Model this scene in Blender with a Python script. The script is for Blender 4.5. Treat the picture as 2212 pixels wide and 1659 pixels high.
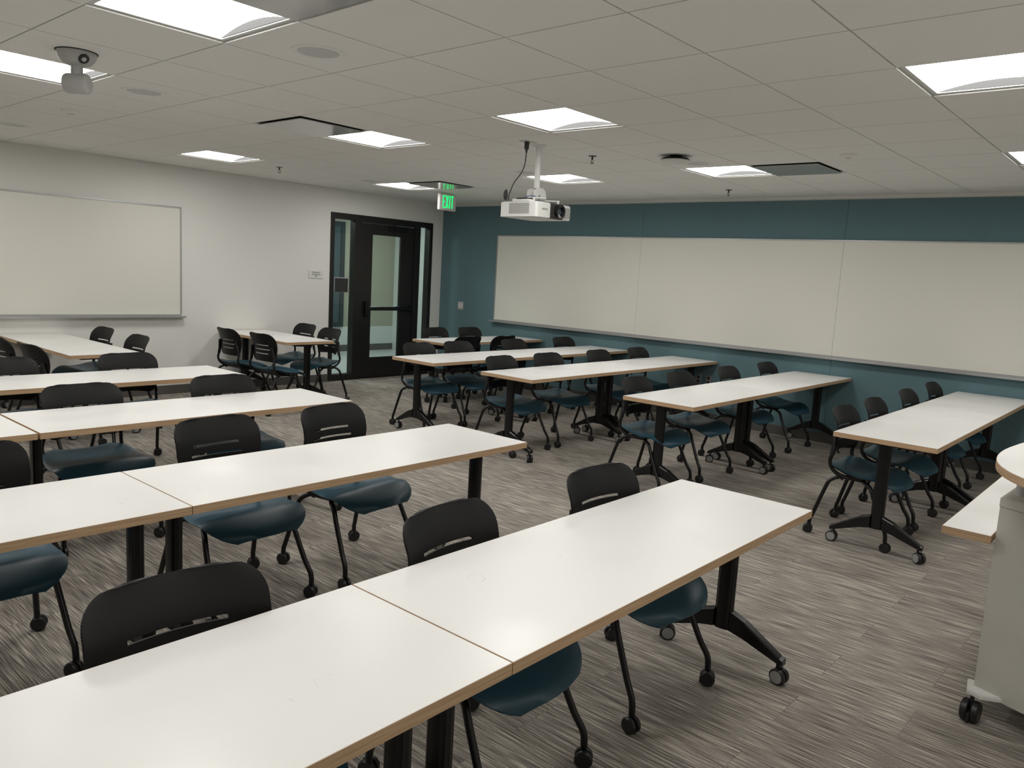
import bpy, bmesh, math
from mathutils import Matrix, Vector
for o in list(bpy.data.objects): bpy.data.objects.remove(o, do_unlink=True)
S = bpy.context.scene
C = S.collection
PI = math.pi
# ------------------------------------------------------------------ camera
YAW, PITCH, ROLL, FPX, EYE = 0.8568, 0.1396, -0.0563, 1691.44, 1.5997
def cam_axes():
    cy, sy, cp, sp = math.cos(YAW), math.sin(YAW), math.cos(PITCH), math.sin(PITCH)
    f = Vector((sy*cp, cy*cp, -sp)); r = Vector((cy, -sy, 0)); d = f.cross(r)
    cr, sr = math.cos(ROLL), math.sin(ROLL)
    return cr*r + sr*d, -sr*r + cr*d, f
_r, _d, _f = cam_axes()
cd = bpy.data.cameras.new('camera'); cam = bpy.data.objects.new('camera', cd); C.objects.link(cam)
cam.matrix_world = Matrix(((_r.x, -_d.x, -_f.x, 0), (_r.y, -_d.y, -_f.y, 0), (_r.z, -_d.z, -_f.z, EYE), (0, 0, 0, 1)))
cd.sensor_width = 36; cd.lens = FPX/2212*36; cd.clip_start = .05; cd.clip_end = 100
S.camera = cam
# ------------------------------------------------------------------ world, light levels, exposure
S.view_settings.view_transform = 'Standard'; S.view_settings.look = 'None'
S.view_settings.exposure = 0.0; S.view_settings.gamma = 1; S.view_settings.use_curve_mapping = False
w = bpy.data.worlds.new('world'); S.world = w; w.use_nodes = True
w.node_tree.nodes['Background'].inputs[0].default_value = (.5, .52, .55, 1)
w.node_tree.nodes['Background'].inputs[1].default_value = .02
PANEL = 15.4            # radiance of the ceiling light diffusers
HALL = 36.0            # radiance of the corridor lights beyond the door
# room measures
X1, Y1, X0, Y0 = 8.42, 8.87, -3.6, -2.7
ZC = 2.592
GX, GY, GS = 2.5758, 2.3784, .612
# ------------------------------------------------------------------ materials
def srgb(r, g, b):
    f = lambda c: (c/255/12.92) if c/255 <= .04045 else ((c/255+.055)/1.055)**2.4
    return (f(r), f(g), f(b), 1)
def mat(name, col, rough=.5, metal=0, spec=.5, bump=0, bscale=200, var=0, vscale=6, coat=0):
    m = bpy.data.materials.new(name); m.use_nodes = True
    nt = m.node_tree; b = nt.nodes['Principled BSDF']
    b.inputs['Base Color'].default_value = col; b.inputs['Roughness'].default_value = rough
    b.inputs['Metallic'].default_value = metal; b.inputs['Specular IOR Level'].default_value = spec
    b.inputs['Coat Weight'].default_value = coat
    tc = nt.nodes.new('ShaderNodeTexCoord')
    if bump:
        n = nt.nodes.new('ShaderNodeTexNoise'); n.inputs['Scale'].default_value = bscale; n.inputs['Detail'].default_value = 3
        nt.links.new(tc.outputs['Object'], n.inputs['Vector'])
        bp = nt.nodes.new('ShaderNodeBump'); bp.inputs['Strength'].default_value = bump; bp.inputs['Distance'].default_value = .002
        nt.links.new(n.outputs[0], bp.inputs['Height']); nt.links.new(bp.outputs[0], b.inputs['Normal'])
    if var:
        n = nt.nodes.new('ShaderNodeTexNoise'); n.inputs['Scale'].default_value = vscale; n.inputs['Detail'].default_value = 4
        nt.links.new(tc.outputs['Object'], n.inputs['Vector'])
        mx = nt.nodes.new('ShaderNodeMix'); mx.data_type = 'RGBA'
        mx.inputs[6].default_value = tuple(c*(1-var) for c in col[:3])+(1,); mx.inputs[7].default_value = tuple(min(1, c*(1+var)) for c in col[:3])+(1,)
        nt.links.new(n.outputs[0], mx.inputs[0]); nt.links.new(mx.outputs[2], b.inputs['Base Color'])
    return m
def emit(name, col, s):
    m = bpy.data.materials.new(name); m.use_nodes = True; nt = m.node_tree
    nt.nodes.remove(nt.nodes['Principled BSDF']); e = nt.nodes.new('ShaderNodeEmission')
    e.inputs[0].default_value = col; e.inputs[1].default_value = s
    nt.links.new(e.outputs[0], nt.nodes['Material Output'].inputs[0]); return m
M = dict(
 tile=mat('ceiling_tile', (.87, .86, .825, 1), .95, bump=.25, bscale=350, spec=.1),
 tbar=mat('ceiling_grid_metal', (.42, .42, .41, 1), .6),
 wall=mat('wall_paint', (.80, .795, .755, 1), .7, bump=.1, bscale=300, spec=.25),
 teal=mat('teal_wall_fabric', (.132, .218, .243, 1), .85, bump=.5, bscale=500, spec=.2, var=.06, vscale=25),
 base=mat('rubber_baseboard', (.10, .093, .084, 1), .6),
 board=mat('whiteboard_enamel', (.80, .79, .715, 1), .22, spec=.5),
 alu=mat('brushed_aluminium', (.50, .50, .50, 1), .35, metal=.7),
 lam=mat('white_laminate', (.86, .855, .84, 1), .33, spec=.5),
 seat=mat('teal_vinyl', (.014, .060, .090, 1), .40, spec=.42, bump=.08, bscale=600),
 back=mat('black_plastic', (.0075, .0075, .008, 1), .48, spec=.28, bump=.15, bscale=900),
 frame=mat('black_enamel', (.004, .004, .0045, 1), .30, spec=.45),
 pan=mat('black_underside_plastic', (.010, .010, .011, 1), .6),
 wheel=mat('black_caster_plastic', (.012, .012, .013, 1), .4),
 hub=mat('grey_caster_hub', (.32, .32, .31, 1), .45),
 doorf=mat('dark_bronze_door_metal', (.011, .010, .009, 1), .4),
 white=mat('white_plastic', (.74, .74, .71, 1), .4),
 endp=mat('grey_end_plate', (.062, .062, .062, 1), .9, spec=0),
 offw=mat('offwhite_metal', (.66, .66, .63, 1), .4),
 grey=mat('grey_cabinet_paint', (.56, .55, .50, 1), .5, bump=.1, bscale=400),
 lgrey=mat('light_grey_post', (.48, .48, .49, 1), .4),
 speaker=mat('speaker_grille', (.60, .61, .60, 1), .6),
 dark=mat('dark_void', (.012, .012, .013, 1), .8),
 plaque=mat('polished_diffuser_plate', (.46, .46, .445, 1), .11, metal=0, spec=.6),
 chrome=mat('bronze_sprinkler', (.10, .085, .07, 1), .35, metal=.8),
 camgrey=mat('grey_camera_body', (.48, .485, .47, 1), .45),
 ink=mat('dark_ink', (.03, .03, .03, 1), .6),
 blue=mat('blue_plastic', (.03, .07, .25, 1), .5),
 hallw=mat('corridor_wall_paint', (.36, .355, .28, 1), .7),
 hallp=mat('corridor_lit_pale_paint', (.61, .64, .62, 1), .6),  # pale end walls, and the painted-in lit zone low on the far wall
 hallf=mat('corridor_polished_floor', (.50, .53, .53, 1), .25),
 halld=mat('corridor_window_frame', (.03, .04, .045, 1), .4),
 hallg=mat('corridor_window_glass', (.07, .10, .11, 1), .1),
 exitw=mat('exit_sign_housing', (.62, .60, .57, 1), .5),
 glow=emit('light_diffuser_glow', (1, .985, .955, 1), PANEL),
 hglow=emit('corridor_light_glow', (.93, 1, .97, 1), HALL),
 green=emit('exit_green_glow', (.02, 1, .22, 1), 1.15),
)
def oak():
    m = mat('oak_edge_band', (.40, .26, .145, 1), .5); nt = m.node_tree; b = nt.nodes['Principled BSDF']
    tc = nt.nodes.new('ShaderNodeTexCoord'); mp = nt.nodes.new('ShaderNodeMapping'); mp.inputs['Scale'].default_value = (6, 6, 260)
    n = nt.nodes.new('ShaderNodeTexNoise'); n.inputs['Scale'].default_value = 1; n.inputs['Detail'].default_value = 3
    r = nt.nodes.new('ShaderNodeValToRGB'); r.color_ramp.elements[0].color = (.46, .295, .165, 1); r.color_ramp.elements[1].color = (.62, .43, .265, 1)
    r.color_ramp.elements[0].position = .35; r.color_ramp.elements[1].position = .65
    nt.links.new(tc.outputs['Object'], mp.inputs[0]); nt.links.new(mp.outputs[0], n.inputs['Vector']); nt.links.new(n.outputs[0], r.inputs[0]); nt.links.new(r.outputs[0], b.inputs['Base Color'])
    return m
M['oak'] = oak()
def laminate():
    # white laminate with a few faint hairline scratches
    m = M['lam']; nt = m.node_tree; b = nt.nodes['Principled BSDF']
    g = nt.nodes.new('ShaderNodeNewGeometry')
    n = nt.nodes.new('ShaderNodeTexNoise'); n.inputs['Scale'].default_value = 2.2; n.inputs['Detail'].default_value = 2
    nt.links.new(g.outputs['Position'], n.inputs['Vector'])
    r = nt.nodes.new('ShaderNodeMapRange'); r.inputs[1].default_value = .35; r.inputs[2].default_value = .65; r.inputs[3].default_value = .28; r.inputs[4].default_value = .42
    nt.links.new(n.outputs[0], r.inputs[0]); nt.links.new(r.outputs[0], b.inputs['Roughness'])
    def mm(op, a, v):
        k = nt.nodes.new('ShaderNodeMath'); k.operation = op; nt.links.new(a, k.inputs[0])
        if isinstance(v, (int, float)): k.inputs[1].default_value = v
        else: nt.links.new(v, k.inputs[1])
        return k.outputs[0]
    a = nt.nodes.new('ShaderNodeTexNoise'); a.inputs['Scale'].default_value = 7; a.inputs['Detail'].default_value = 2.5; nt.links.new(g.outputs['Position'], a.inputs['Vector'])
    c = nt.nodes.new('ShaderNodeTexNoise'); c.inputs['Scale'].default_value = 5.3; c.inputs['Detail'].default_value = 1
    mp = nt.nodes.new('ShaderNodeMapping'); mp.inputs['Location'].default_value = (7, 3, 1); nt.links.new(g.outputs['Position'], mp.inputs[0]); nt.links.new(mp.outputs[0], c.inputs['Vector'])
    line = mm('LESS_THAN', mm('ABSOLUTE', mm('SUBTRACT', a.outputs[0], .5), 0.0), .0022)
    fac = mm('MULTIPLY', mm('MULTIPLY', line, mm('GREATER_THAN', c.outputs[0], .69)), .35)
    mx = nt.nodes.new('ShaderNodeMix'); mx.data_type = 'RGBA'; mx.inputs[6].default_value = (.87, .86, .835, 1); mx.inputs[7].default_value = (.35, .34, .33, 1)
    nt.links.new(fac, mx.inputs[0]); nt.links.new(mx.outputs[2], b.inputs['Base Color'])
laminate()
def carpet():
    m = bpy.data.materials.new('striped_plank_carpet'); m.use_nodes = True; nt = m.node_tree; L = nt.links.new
    b = nt.nodes['Principled BSDF']; b.inputs['Roughness'].default_value = .95; b.inputs['Specular IOR Level'].default_value = .1
    g = nt.nodes.new('ShaderNodeNewGeometry'); sx = nt.nodes.new('ShaderNodeSeparateXYZ'); L(g.outputs['Position'], sx.inputs[0])
    cb = nt.nodes.new('ShaderNodeCombineXYZ'); L(sx.outputs['Y'], cb.inputs[0]); L(sx.outputs['X'], cb.inputs[1])
    br = nt.nodes.new('ShaderNodeTexBrick'); br.offset = .37; br.inputs['Scale'].default_value = 1
    br.inputs['Brick Width'].default_value = 1.0; br.inputs['Row Height'].default_value = .25; br.inputs['Mortar Size'].default_value = .0012
    br.inputs['Color1'].default_value = (0, 0, 0, 1); br.inputs['Color2'].default_value = (1, 1, 1, 1); br.inputs['Mortar'].default_value = (.5, .5, .5, 1)
    L(cb.outputs[0], br.inputs['Vector'])
    def math_(op, a, bb):
        n = nt.nodes.new('ShaderNodeMath'); n.operation = op
        for i, v in enumerate((a, bb)):
            if isinstance(v, (int, float)): n.inputs[i].default_value = v
            else: L(v, n.inputs[i])
        return n.outputs[0]
    # wavering cross coordinate
    wv = nt.nodes.new('ShaderNodeTexNoise'); wv.inputs['Scale'].default_value = 9; wv.inputs['Detail'].default_value = 2; L(g.outputs['Position'], wv.inputs['Vector'])
    xx = math_('ADD', sx.outputs['X'], math_('MULTIPLY', wv.outputs[0], .004))
    def stripes(fx, fy, det):
        c = nt.nodes.new('ShaderNodeCombineXYZ')
        L(math_('MULTIPLY', xx, fx), c.inputs[0]); L(math_('MULTIPLY', sx.outputs['Y'], fy), c.inputs[1]); L(math_('MULTIPLY', br.outputs['Color'], 37.0), c.inputs[2])
        n = nt.nodes.new('ShaderNodeTexNoise'); n.inputs['Scale'].default_value = 1; n.inputs['Detail'].default_value = det
        L(c.outputs[0], n.inputs['Vector']); return n.outputs[0]
    s1 = stripes(290, 6.5, 0.5); s2 = stripes(60, 2.5, 2.0); s3 = stripes(420, 70, 1)
    v = math_('ADD', math_('MULTIPLY', s1, .84), math_('ADD', math_('MULTIPLY', s2, .20), math_('MULTIPLY', s3, .16)))
    v = math_('ADD', v, math_('MULTIPLY', math_('SUBTRACT', br.outputs['Color'], .5), .05))
    r = nt.nodes.new('ShaderNodeValToRGB'); e = r.color_ramp.elements
    e[0].position = .42; e[0].color = (.125, .112, .100, 1); e[1].position = .84; e[1].color = (.60, .55, .46, 1)
    k = e.new(.60); k.color = (.255, .230, .205, 1)
    L(v, r.inputs[0])
    mx = nt.nodes.new('ShaderNodeMix'); mx.data_type = 'RGBA'; mx.inputs[7].default_value = (.11, .10, .09, 1)
    L(math_('MULTIPLY', br.outputs['Fac'], .5), mx.inputs[0]); L(r.outputs[0], mx.inputs[6]); L(mx.outputs[2], b.inputs['Base Color'])
    bp = nt.nodes.new('ShaderNodeBump'); bp.inputs['Strength'].default_value = .5; bp.inputs['Distance'].default_value = .003
    L(v, bp.inputs['Height']); L(bp.outputs[0], b.inputs['Normal'])
    return m
M['carpet'] = carpet()
def glass(name, tint):
    m = bpy.data.materials.new(name); m.use_nodes = True; nt = m.node_tree; nt.nodes.remove(nt.nodes['Principled BSDF'])
    t = nt.nodes.new('ShaderNodeBsdfTransparent'); t.inputs[0].default_value = tint
    g = nt.nodes.new('ShaderNodeBsdfGlossy'); g.inputs['Roughness'].default_value = .02
    f = nt.nodes.new('ShaderNodeFresnel'); f.inputs[0].default_value = 1.5
    ge = nt.nodes.new('ShaderNodeNewGeometry'); inv = nt.nodes.new('ShaderNodeMath'); inv.operation = 'SUBTRACT'; inv.inputs[0].default_value = 1; nt.links.new(ge.outputs['Backfacing'], inv.inputs[1])
    fm = nt.nodes.new('ShaderNodeMath'); fm.operation = 'MULTIPLY'; nt.links.new(f.outputs[0], fm.inputs[0]); nt.links.new(inv.outputs[0], fm.inputs[1])
    x = nt.nodes.new('ShaderNodeMixShader'); nt.links.new(fm.outputs[0], x.inputs[0]); nt.links.new(t.outputs[0], x.inputs[1]); nt.links.new(g.outputs[0], x.inputs[2])
    nt.links.new(x.outputs[0], nt.nodes['Material Output'].inputs[0]); return m
M['glass'] = glass('clear_door_glass', (.88, .93, .915, 1))
# ------------------------------------------------------------------ helpers
def box(bm, x0, x1, y0, y1, z0, z1, bev=0, seg=2):
    r = bmesh.ops.create_cube(bm, size=1)
    vs = r['verts']
    for v in vs: v.co = Vector(((x0+x1)/2+v.co.x*(x1-x0), (y0+y1)/2+v.co.y*(y1-y0), (z0+z1)/2+v.co.z*(z1-z0)))
    if bev:
        es = list({e for v in vs for e in v.link_edges})
        bmesh.ops.bevel(bm, geom=es, offset=bev, segments=seg, affect='EDGES', profile=.5)
    return vs
def prism(bm, pts, z0, z1, bev=0):
    a = [bm.verts.new((p[0], p[1], z0)) for p in pts]; b = [bm.verts.new((p[0], p[1], z1)) for p in pts]
    n = len(pts); fs = [bm.faces.new(a[::-1]), bm.faces.new(b)]
    for i in range(n): fs.append(bm.faces.new((a[i], a[(i+1) % n], b[(i+1) % n], b[i])))
    if bev:
        es = [e for e in bm.edges if all(v in a for v in e.verts) or all(v in b for v in e.verts)]
        bmesh.ops.bevel(bm, geom=es, offset=bev, segments=2, affect='EDGES')
    return a+b
def cyl(bm, p0, p1, r0, r1=None, n=20, cap=True):
    p0, p1 = Vector(p0), Vector(p1); r1 = r0 if r1 is None else r1
    d = p1-p0; q = d.to_track_quat('Z', 'Y').to_matrix().to_4x4(); q.translation = (p0+p1)/2
    return bmesh.ops.create_cone(bm, cap_ends=cap, segments=n, radius1=r0, radius2=r1, depth=d.length, matrix=q)['verts']
def lathe(bm, prof, c=(0, 0, 0), n=32, axis='Z'):
    rings = []
    for r, h in prof:
        ring = []
        for i in range(n):
            a = 2*PI*i/n; x, y = r*math.cos(a), r*math.sin(a)
            p = {'Z': (x, y, h), 'X': (h, x, y), 'Y': (x, h, y)}[axis]
            ring.append(bm.verts.new((c[0]+p[0], c[1]+p[1], c[2]+p[2])))
        rings.append(ring)
    for a, b in zip(rings, rings[1:]):
        for i in range(n): bm.faces.new((a[i], a[(i+1) % n], b[(i+1) % n], b[i]))
    for ring, (r, h) in ((rings[0], prof[0]), (rings[-1], prof[-1])):
        if r > 1e-5: bm.faces.new(ring)
    bmesh.ops.remove_doubles(bm, verts=[v for k in rings for v in k], dist=1e-6)
def smooth_path(pts, sub=6):
    pts = [Vector(p) for p in pts]; out = []
    P = [pts[0]]+pts+[pts[-1]]
    for i in range(1, len(P)-2):
        p0, p1, p2, p3 = P[i-1], P[i], P[i+1], P[i+2]
        for k in range(sub):
            t = k/sub
            out.append(.5*((2*p1)+(-p0+p2)*t+(2*p0-5*p1+4*p2-p3)*t*t+(-p0+3*p1-3*p2+p3)*t**3))
    out.append(pts[-1]); return out
def tube(bm, pts, r, n=10, flat=1.0):
    """round tube through points; flat < 1 squeezes it across x"""
    rings = []; up = Vector((1, 0, 0))
    for i, p in enumerate(pts):
        t = (pts[min(i+1, len(pts)-1)]-pts[max(i-1, 0)]).normalized()
        u = (up-t*up.dot(t)).normalized() if abs(up.dot(t)) < .95 else Vector((0, 1, 0)).cross(t).normalized()
        v = t.cross(u)
        rings.append([bm.verts.new(p+u*(r*flat*math.cos(2*PI*k/n))+v*(r*math.sin(2*PI*k/n))) for k in range(n)])
    for a, b in zip(rings, rings[1:]):
        for k in range(n): bm.faces.new((a[k], a[(k+1) % n], b[(k+1) % n], b[k]))
    bm.faces.new(rings[0][::-1]); bm.faces.new(rings[-1])
def obj(name, bm, m, parent=None, smooth=False, angle=35):
    bmesh.ops.recalc_face_normals(bm, faces=bm.faces[:])
    me = bpy.data.meshes.new(name); bm.to_mesh(me); bm.free()
    if smooth:
        me.shade_smooth()
        try: me.set_sharp_from_angle(angle=math.radians(angle))
        except Exception: pass
    me.materials.append(m)
    o = bpy.data.objects.new(name, me); C.objects.link(o)
    if parent: o.parent = parent
    return o
def nb(): return bmesh.new()
def bxo(name, b, m, parent=None, bev=0):
    bm = nb(); box(bm, *b, bev=bev); return obj(name, bm, m, parent)
def thing(name, label, cat, loc=(0, 0, 0), rz=0, group=None):
    o = bpy.data.objects.new(name, None); C.objects.link(o); o.location = loc; o.rotation_euler = (0, 0, rz); o.empty_display_size = .1
    return tag(o, label, cat, group)
def tag(o, label, cat, group=None):
    o['label'] = label; o['category'] = cat
    if group: o['group'] = group
    return o
def struct(o): o['kind'] = 'structure'; return o
def dup(root, loc, rz, label, group=None):
    def cp(o, par):
        c = o.copy(); C.objects.link(c)
        if par: c.parent = par
        for ch in list(o.children): cp(ch, c)
        return c
    r = cp(root, None); r.location = loc; r.rotation_euler = (0, 0, rz); r['label'] = label
    if group: r['group'] = group
    return r
def text(name, s, size, m, parent, mw, ext=.0006, sx=1.0):
    cu = bpy.data.curves.new(name, 'FONT'); cu.body = s; cu.size = size; cu.extrude = ext; cu.align_x = 'CENTER'; cu.align_y = 'CENTER'; cu.space_line = .85
    t = bpy.data.objects.new(name+'_tmp', cu); C.objects.link(t)
    dg = bpy.context.evaluated_depsgraph_get(); me = bpy.data.meshes.new_from_object(t.evaluated_get(dg))
    bpy.data.objects.remove(t, do_unlink=True)
    for v in me.vertices: v.co.x *= sx
    me.transform(mw); me.materials.clear(); me.materials.append(m); me.name = name
    o = bpy.data.objects.new(name, me); C.objects.link(o)
    if parent: o.parent = parent
    return o
# ------------------------------------------------------------------ room shell
struct(bxo('floor', (X0, X1, Y0, Y1, -.05, 0), M['carpet']))
DX0, DX1, DZ = 6.366, 8.21, 2.283
bm = nb()
box(bm, X0-.1, DX0, Y1, Y1+.12, 0, 2.75); box(bm, DX1, X1+.1, Y1, Y1+.12, 0, 2.75); box(bm, DX0, DX1, Y1, Y1+.12, DZ, 2.75)
struct(obj('wall_back', bm, M['wall']))
wr = struct(bxo('wall_right', (X1+.012, X1+.12, Y0, Y1, 0, 2.75), M['wall']))
bm = nb()
for a, b in ((2.868, 5.304), (5.307, Y1-.001), (.42, 2.865), (Y0, .417)): box(bm, X1, X1+.0119, a, b, .10, 2.545)
obj('fabric_panel', bm, M['teal'], wr)['label'] = 'dark teal fabric covering'
struct(bxo('wall_left', (X0-.1, X0, Y0, Y1, 0, 2.75), M['wall']))
struct(bxo('wall_front', (X0-.1, X1+.12, Y0-.1, Y0, 0, 2.75), M['wall']))
struct(bxo('baseboard_back', (X0, DX0, Y1-.008, Y1, 0, .102), M['base']))
struct(bxo('baseboard_right', (X1-.001, X1+.0115, Y0, Y1-.01, 0, .102), M['base']))
struct(bxo('trim_1', (DX1, X1-.002, Y1-.008, Y1, 0, .102), M['base']))
# cells of the ceiling grid
LIGHTS = [(-2, 1), (-2, 4), (2, 8), (2, 4), (6, 8), (2, 1), (6, 4), (6, 1), (2, -3), (6, -3), (-2, -3), (-6, 1), (-6, 4), (-6, 8), (-2, 8), (-6, -3), (2, -7), (-2, -7), (6, -7)]
VENTS = [(1, 4), (6, 7), (6, 0), (-2, 0)]
def cell(i, j): return GX+i*GS, GY+j*GS
special = set(LIGHTS) | set(VENTS)
bm = nb(); bg = nb()
gap = .004
for i in range(-11, 11):
    for j in range(-9, 12):
        x, y = cell(i, j); xa, xb, ya, yb = max(x, X0), min(x+GS, X1), max(y, Y0), min(y+GS, Y1)
        if xb-xa < .03 or yb-ya < .03 or (i, j) in special: continue
        box(bm, xa+gap, xb-gap, ya+gap, yb-gap, ZC, ZC+.02)
        box(bg, xa, xb, ya, yb, ZC+.009, ZC+.022)
ceil = struct(obj('ceiling', bm, M['tile']))
for (i, j) in special:
    x, y = cell(i, j); a = .006
    box(bg, x, x+GS, y, y+a, ZC+.006, ZC+.03); box(bg, x, x+GS, y+GS-a, y+GS, ZC+.006, ZC+.03)
    box(bg, x, x+a, y+a, y+GS-a, ZC+.006, ZC+.03); box(bg, x+GS-a, x+GS, y+a, y+GS-a, ZC+.006, ZC+.03)
obj('ceiling_grid', bg, M['tbar'], ceil)
# ------------------------------------------------------------------ ceiling lights
def make_light(loc, label):
    t = thing('ceiling_light', label, 'ceiling light', loc, 0, 'square recessed ceiling lights')
    h = GS/2-.007; q = .279; bm = nb(); z0, z1 = .007, .02
    box(bm, -h, h, -h, -q, z0, z1); box(bm, -h, h, q, h, z0, z1); box(bm, -h, -q, -q, q, z0, z1); box(bm, q, h, -q, q, z0, z1)
    obj('frame', bm, M['offw'], t)
    bm = nb(); n = 14; H = .036; prev = None
    zf = lambda s: .012+H*(1-s*s)
    for k in range(n+1):
        s = -1+2*k/n; row = [bm.verts.new((-q, s*q, zf(s))), bm.verts.new((q, s*q, zf(s)))]
        if prev: bm.faces.new((prev[0], prev[1], row[1], row[0]))
        prev = row
    obj('diffuser', bm, M['glow'], t, True)['label'] = 'glowing white vaulted diffuser'
    for sx in (-1, 1):
        bm = nb(); vs = [bm.verts.new((sx*(q-.001), (-1+2*k/n)*q, zf(-1+2*k/n)-.0005)) for k in range(n+1)]
        bm.faces.new(vs); r = bmesh.ops.extrude_face_region(bm, geom=bm.faces[:])
        for v in r['geom']:
            if isinstance(v, bmesh.types.BMVert): v.co.x += sx*-.003
        obj('end_plate', bm, M['endp'], t)
    bm = nb(); box(bm, -h, h, -h, h, .085, .12); obj('housing', bm, M['offw'], t)
    return t
LL = ['square ceiling light at the top left, beside the dark vent panel', 'square ceiling light at the left edge behind the hanging camera',
      'square ceiling light above the whiteboard on the grey wall', 'square ceiling light touching the vent left of the projector',
      'square ceiling light next to the exit sign, farthest back in the room', 'large square ceiling light just above the projector',
      'small square ceiling light right behind the projector pole', 'square ceiling light between the round speaker and the vent on the right',
      'square ceiling light cut by the right edge, large and near', 'square ceiling light barely showing at the right edge near the teal wall']
lt = None
for k, (i, j) in enumerate(LIGHTS):
    x, y = cell(i, j); p = (x+GS/2, y+GS/2, ZC); lab = LL[k] if k < 10 else 'square ceiling light out of the photo, %s %s' % ({-6: 'leftmost line', -2: 'second line from left', 2: 'third line from left', 6: 'line by the teal wall'}[i], {1: 'one row ahead', 4: 'two rows ahead', 8: 'at the far wall', -3: 'over the camera', -7: 'behind the camera'}[j])
    if lt is None: lt = make_light(p, lab)
    else: dup(lt, p, 0, lab)
# ------------------------------------------------------------------ vents
def make_vent(loc, label):
    t = thing('ceiling_vent', label, 'air vent', loc, 0, 'square plaque ceiling vents')
    h = GS/2-.007; q = .286; bm = nb(); z0, z1 = .004, .02
    box(bm, -h, h, -h, -q, z0, z1); box(bm, -h, h, q, h, z0, z1); box(bm, -h, -q, -q, q, z0, z1); box(bm, q, h, -q, q, z0, z1)
    obj('frame', bm, M['offw'], t)
    bm = nb()
    for (a, b) in (((-1, -1), (1, -1)), ((1, -1), (1, 1)), ((1, 1), (-1, 1)), ((-1, 1), (-1, -1))):
        vs = [bm.verts.new((a[0]*q, a[1]*q, .006)), bm.verts.new((b[0]*q, b[1]*q, .006)), bm.verts.new((b[0]*.20, b[1]*.20, .10)), bm.verts.new((a[0]*.20, a[1]*.20, .10))]
        bm.faces.new(vs)
    box(bm, -.2, .2, -.2, .2, .10, .12); bmesh.ops.remove_doubles(bm, verts=bm.verts[:], dist=1e-5)
    obj('throat', bm, M['dark'], t)
    bm = nb(); box(bm, -.274, .274, -.274, .274, -.011, -.004, bev=.002); obj('plate', bm, M['plaque'], t)
    return t
VL = ['square air vent touching the ceiling light left of the projector', 'square air vent by the exit sign with its green reflection',
      'square grey air vent on the right, above the teal wall', 'square air vent at the top left, beside the brightest light']
vt = None
for k, (i, j) in enumerate(VENTS):
    x, y = cell(i, j); p = (x+GS/2, y+GS/2, ZC)
    if vt is None: vt = make_vent(p, VL[k])
    else: dup(vt, p, 0, VL[k])
# ------------------------------------------------------------------ round speakers, sensors, sprinklers
def make_speaker(loc, label):
    t = thing('ceiling_speaker', label, 'speaker', loc, 0, 'round ceiling speakers')
    bm = nb(); lathe(bm, [(.098, -.001), (.112, -.007), (.128, -.005), (.130, 0), (.098, 0), (.098, -.001)][:5]); obj('trim_ring', bm, M['tile'], t, True)
    bm = nb(); lathe(bm, [(0, -.0055), (.07, -.0048), (.100, -.0015), (.100, 0)]); obj('grille', bm, M['speaker'], t, True)['label'] = 'round grey speaker grille'
    return t
SP = [((2.29, 3.32), 'round ceiling speaker nearest the camera, right of the brightest light'), ((2.26, 5.12), 'round ceiling speaker just right of the hanging camera'),
      ((2.28, 7.60), 'round ceiling speaker at the left edge near the grey wall'), ((6.00, 3.31), 'round ceiling speaker beside the dark rimmed wireless unit'),
      ((5.99, 7.58), 'round ceiling speaker next to the far light by the exit sign'), ((6.00, 5.165), 'round ceiling speaker half hidden behind the projector cable')]
sp = None
for (x, y), lab in SP:
    if sp is None: sp = make_speaker((x, y, ZC), lab)
    else: dup(sp, (x, y, ZC), 0, lab)
def make_sensor(loc, label):
    t = thing('ceiling_sensor', label, 'sensor', loc, 0, 'round white ceiling sensors')
    bm = nb(); lathe(bm, [(0, -.026), (.045, -.024), (.058, -.016), (.062, -.004), (.062, 0)]); obj('body', bm, M['tile'], t, True)
    bm = nb(); lathe(bm, [(0, -.034), (.018, -.032), (.024, -.026), (.024, -.02)]); obj('lens', bm, M['offw'], t, True)
    return t
s0 = make_sensor((2.265, 6.335, ZC), 'small round white ceiling sensor at the left, above the whiteboard')
dup(s0, (5.962, 2.07, ZC), 0, 'small round white ceiling sensor at the right, above the teal wall')
def make_sprinkler(loc, label):
    t = thing('sprinkler', label, 'sprinkler', loc, 0, 'ceiling sprinkler heads')
    bm = nb(); lathe(bm, [(0, -.006), (.030, -.005), (.036, 0)], n=20); obj('escutcheon', bm, M['chrome'], t, True)
    bm = nb(); cyl(bm, (0, 0, 0), (0, 0, -.03), .008, n=10)
    for s in (-1, 1): tube(bm, smooth_path([(s*.007, 0, -.028), (s*.014, 0, -.04), (s*.004, 0, -.058)], 3), .0025, 6)
    lathe(bm, [(0, -.062), (.015, -.061), (.015, -.058), (0, -.058)], n=14); obj('head', bm, M['chrome'], t)
    return t
q = make_sprinkler((5.37, 3.92, ZC), 'sprinkler head on the ceiling right of the projector')
dup(q, (4.80, 7.63, ZC), 0, 'sprinkler head on the ceiling above the grey wall')
dup(q, (7.74, 3.87, ZC), 0, 'sprinkler head on the ceiling close to the teal wall')
# wireless access point
t = thing('wireless_access_point', 'flat round wireless unit with dark rim hanging under the ceiling', 'access point', (5.60, 3.28, ZC))
bm = nb(); lathe(bm, [(.05, 0), (.055, -.016), (.100, -.020), (.119, -.034), (.119, -.036), (0, -.036)], n=40); obj('rim', bm, M['back'], t, True)
bm = nb(); lathe(bm, [(.119, -.0365), (.117, -.046), (.095, -.056), (.05, -.061), (0, -.062)], n=40); obj('cover', bm, M['white'], t, True)['label'] = 'pale round cover'
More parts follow.
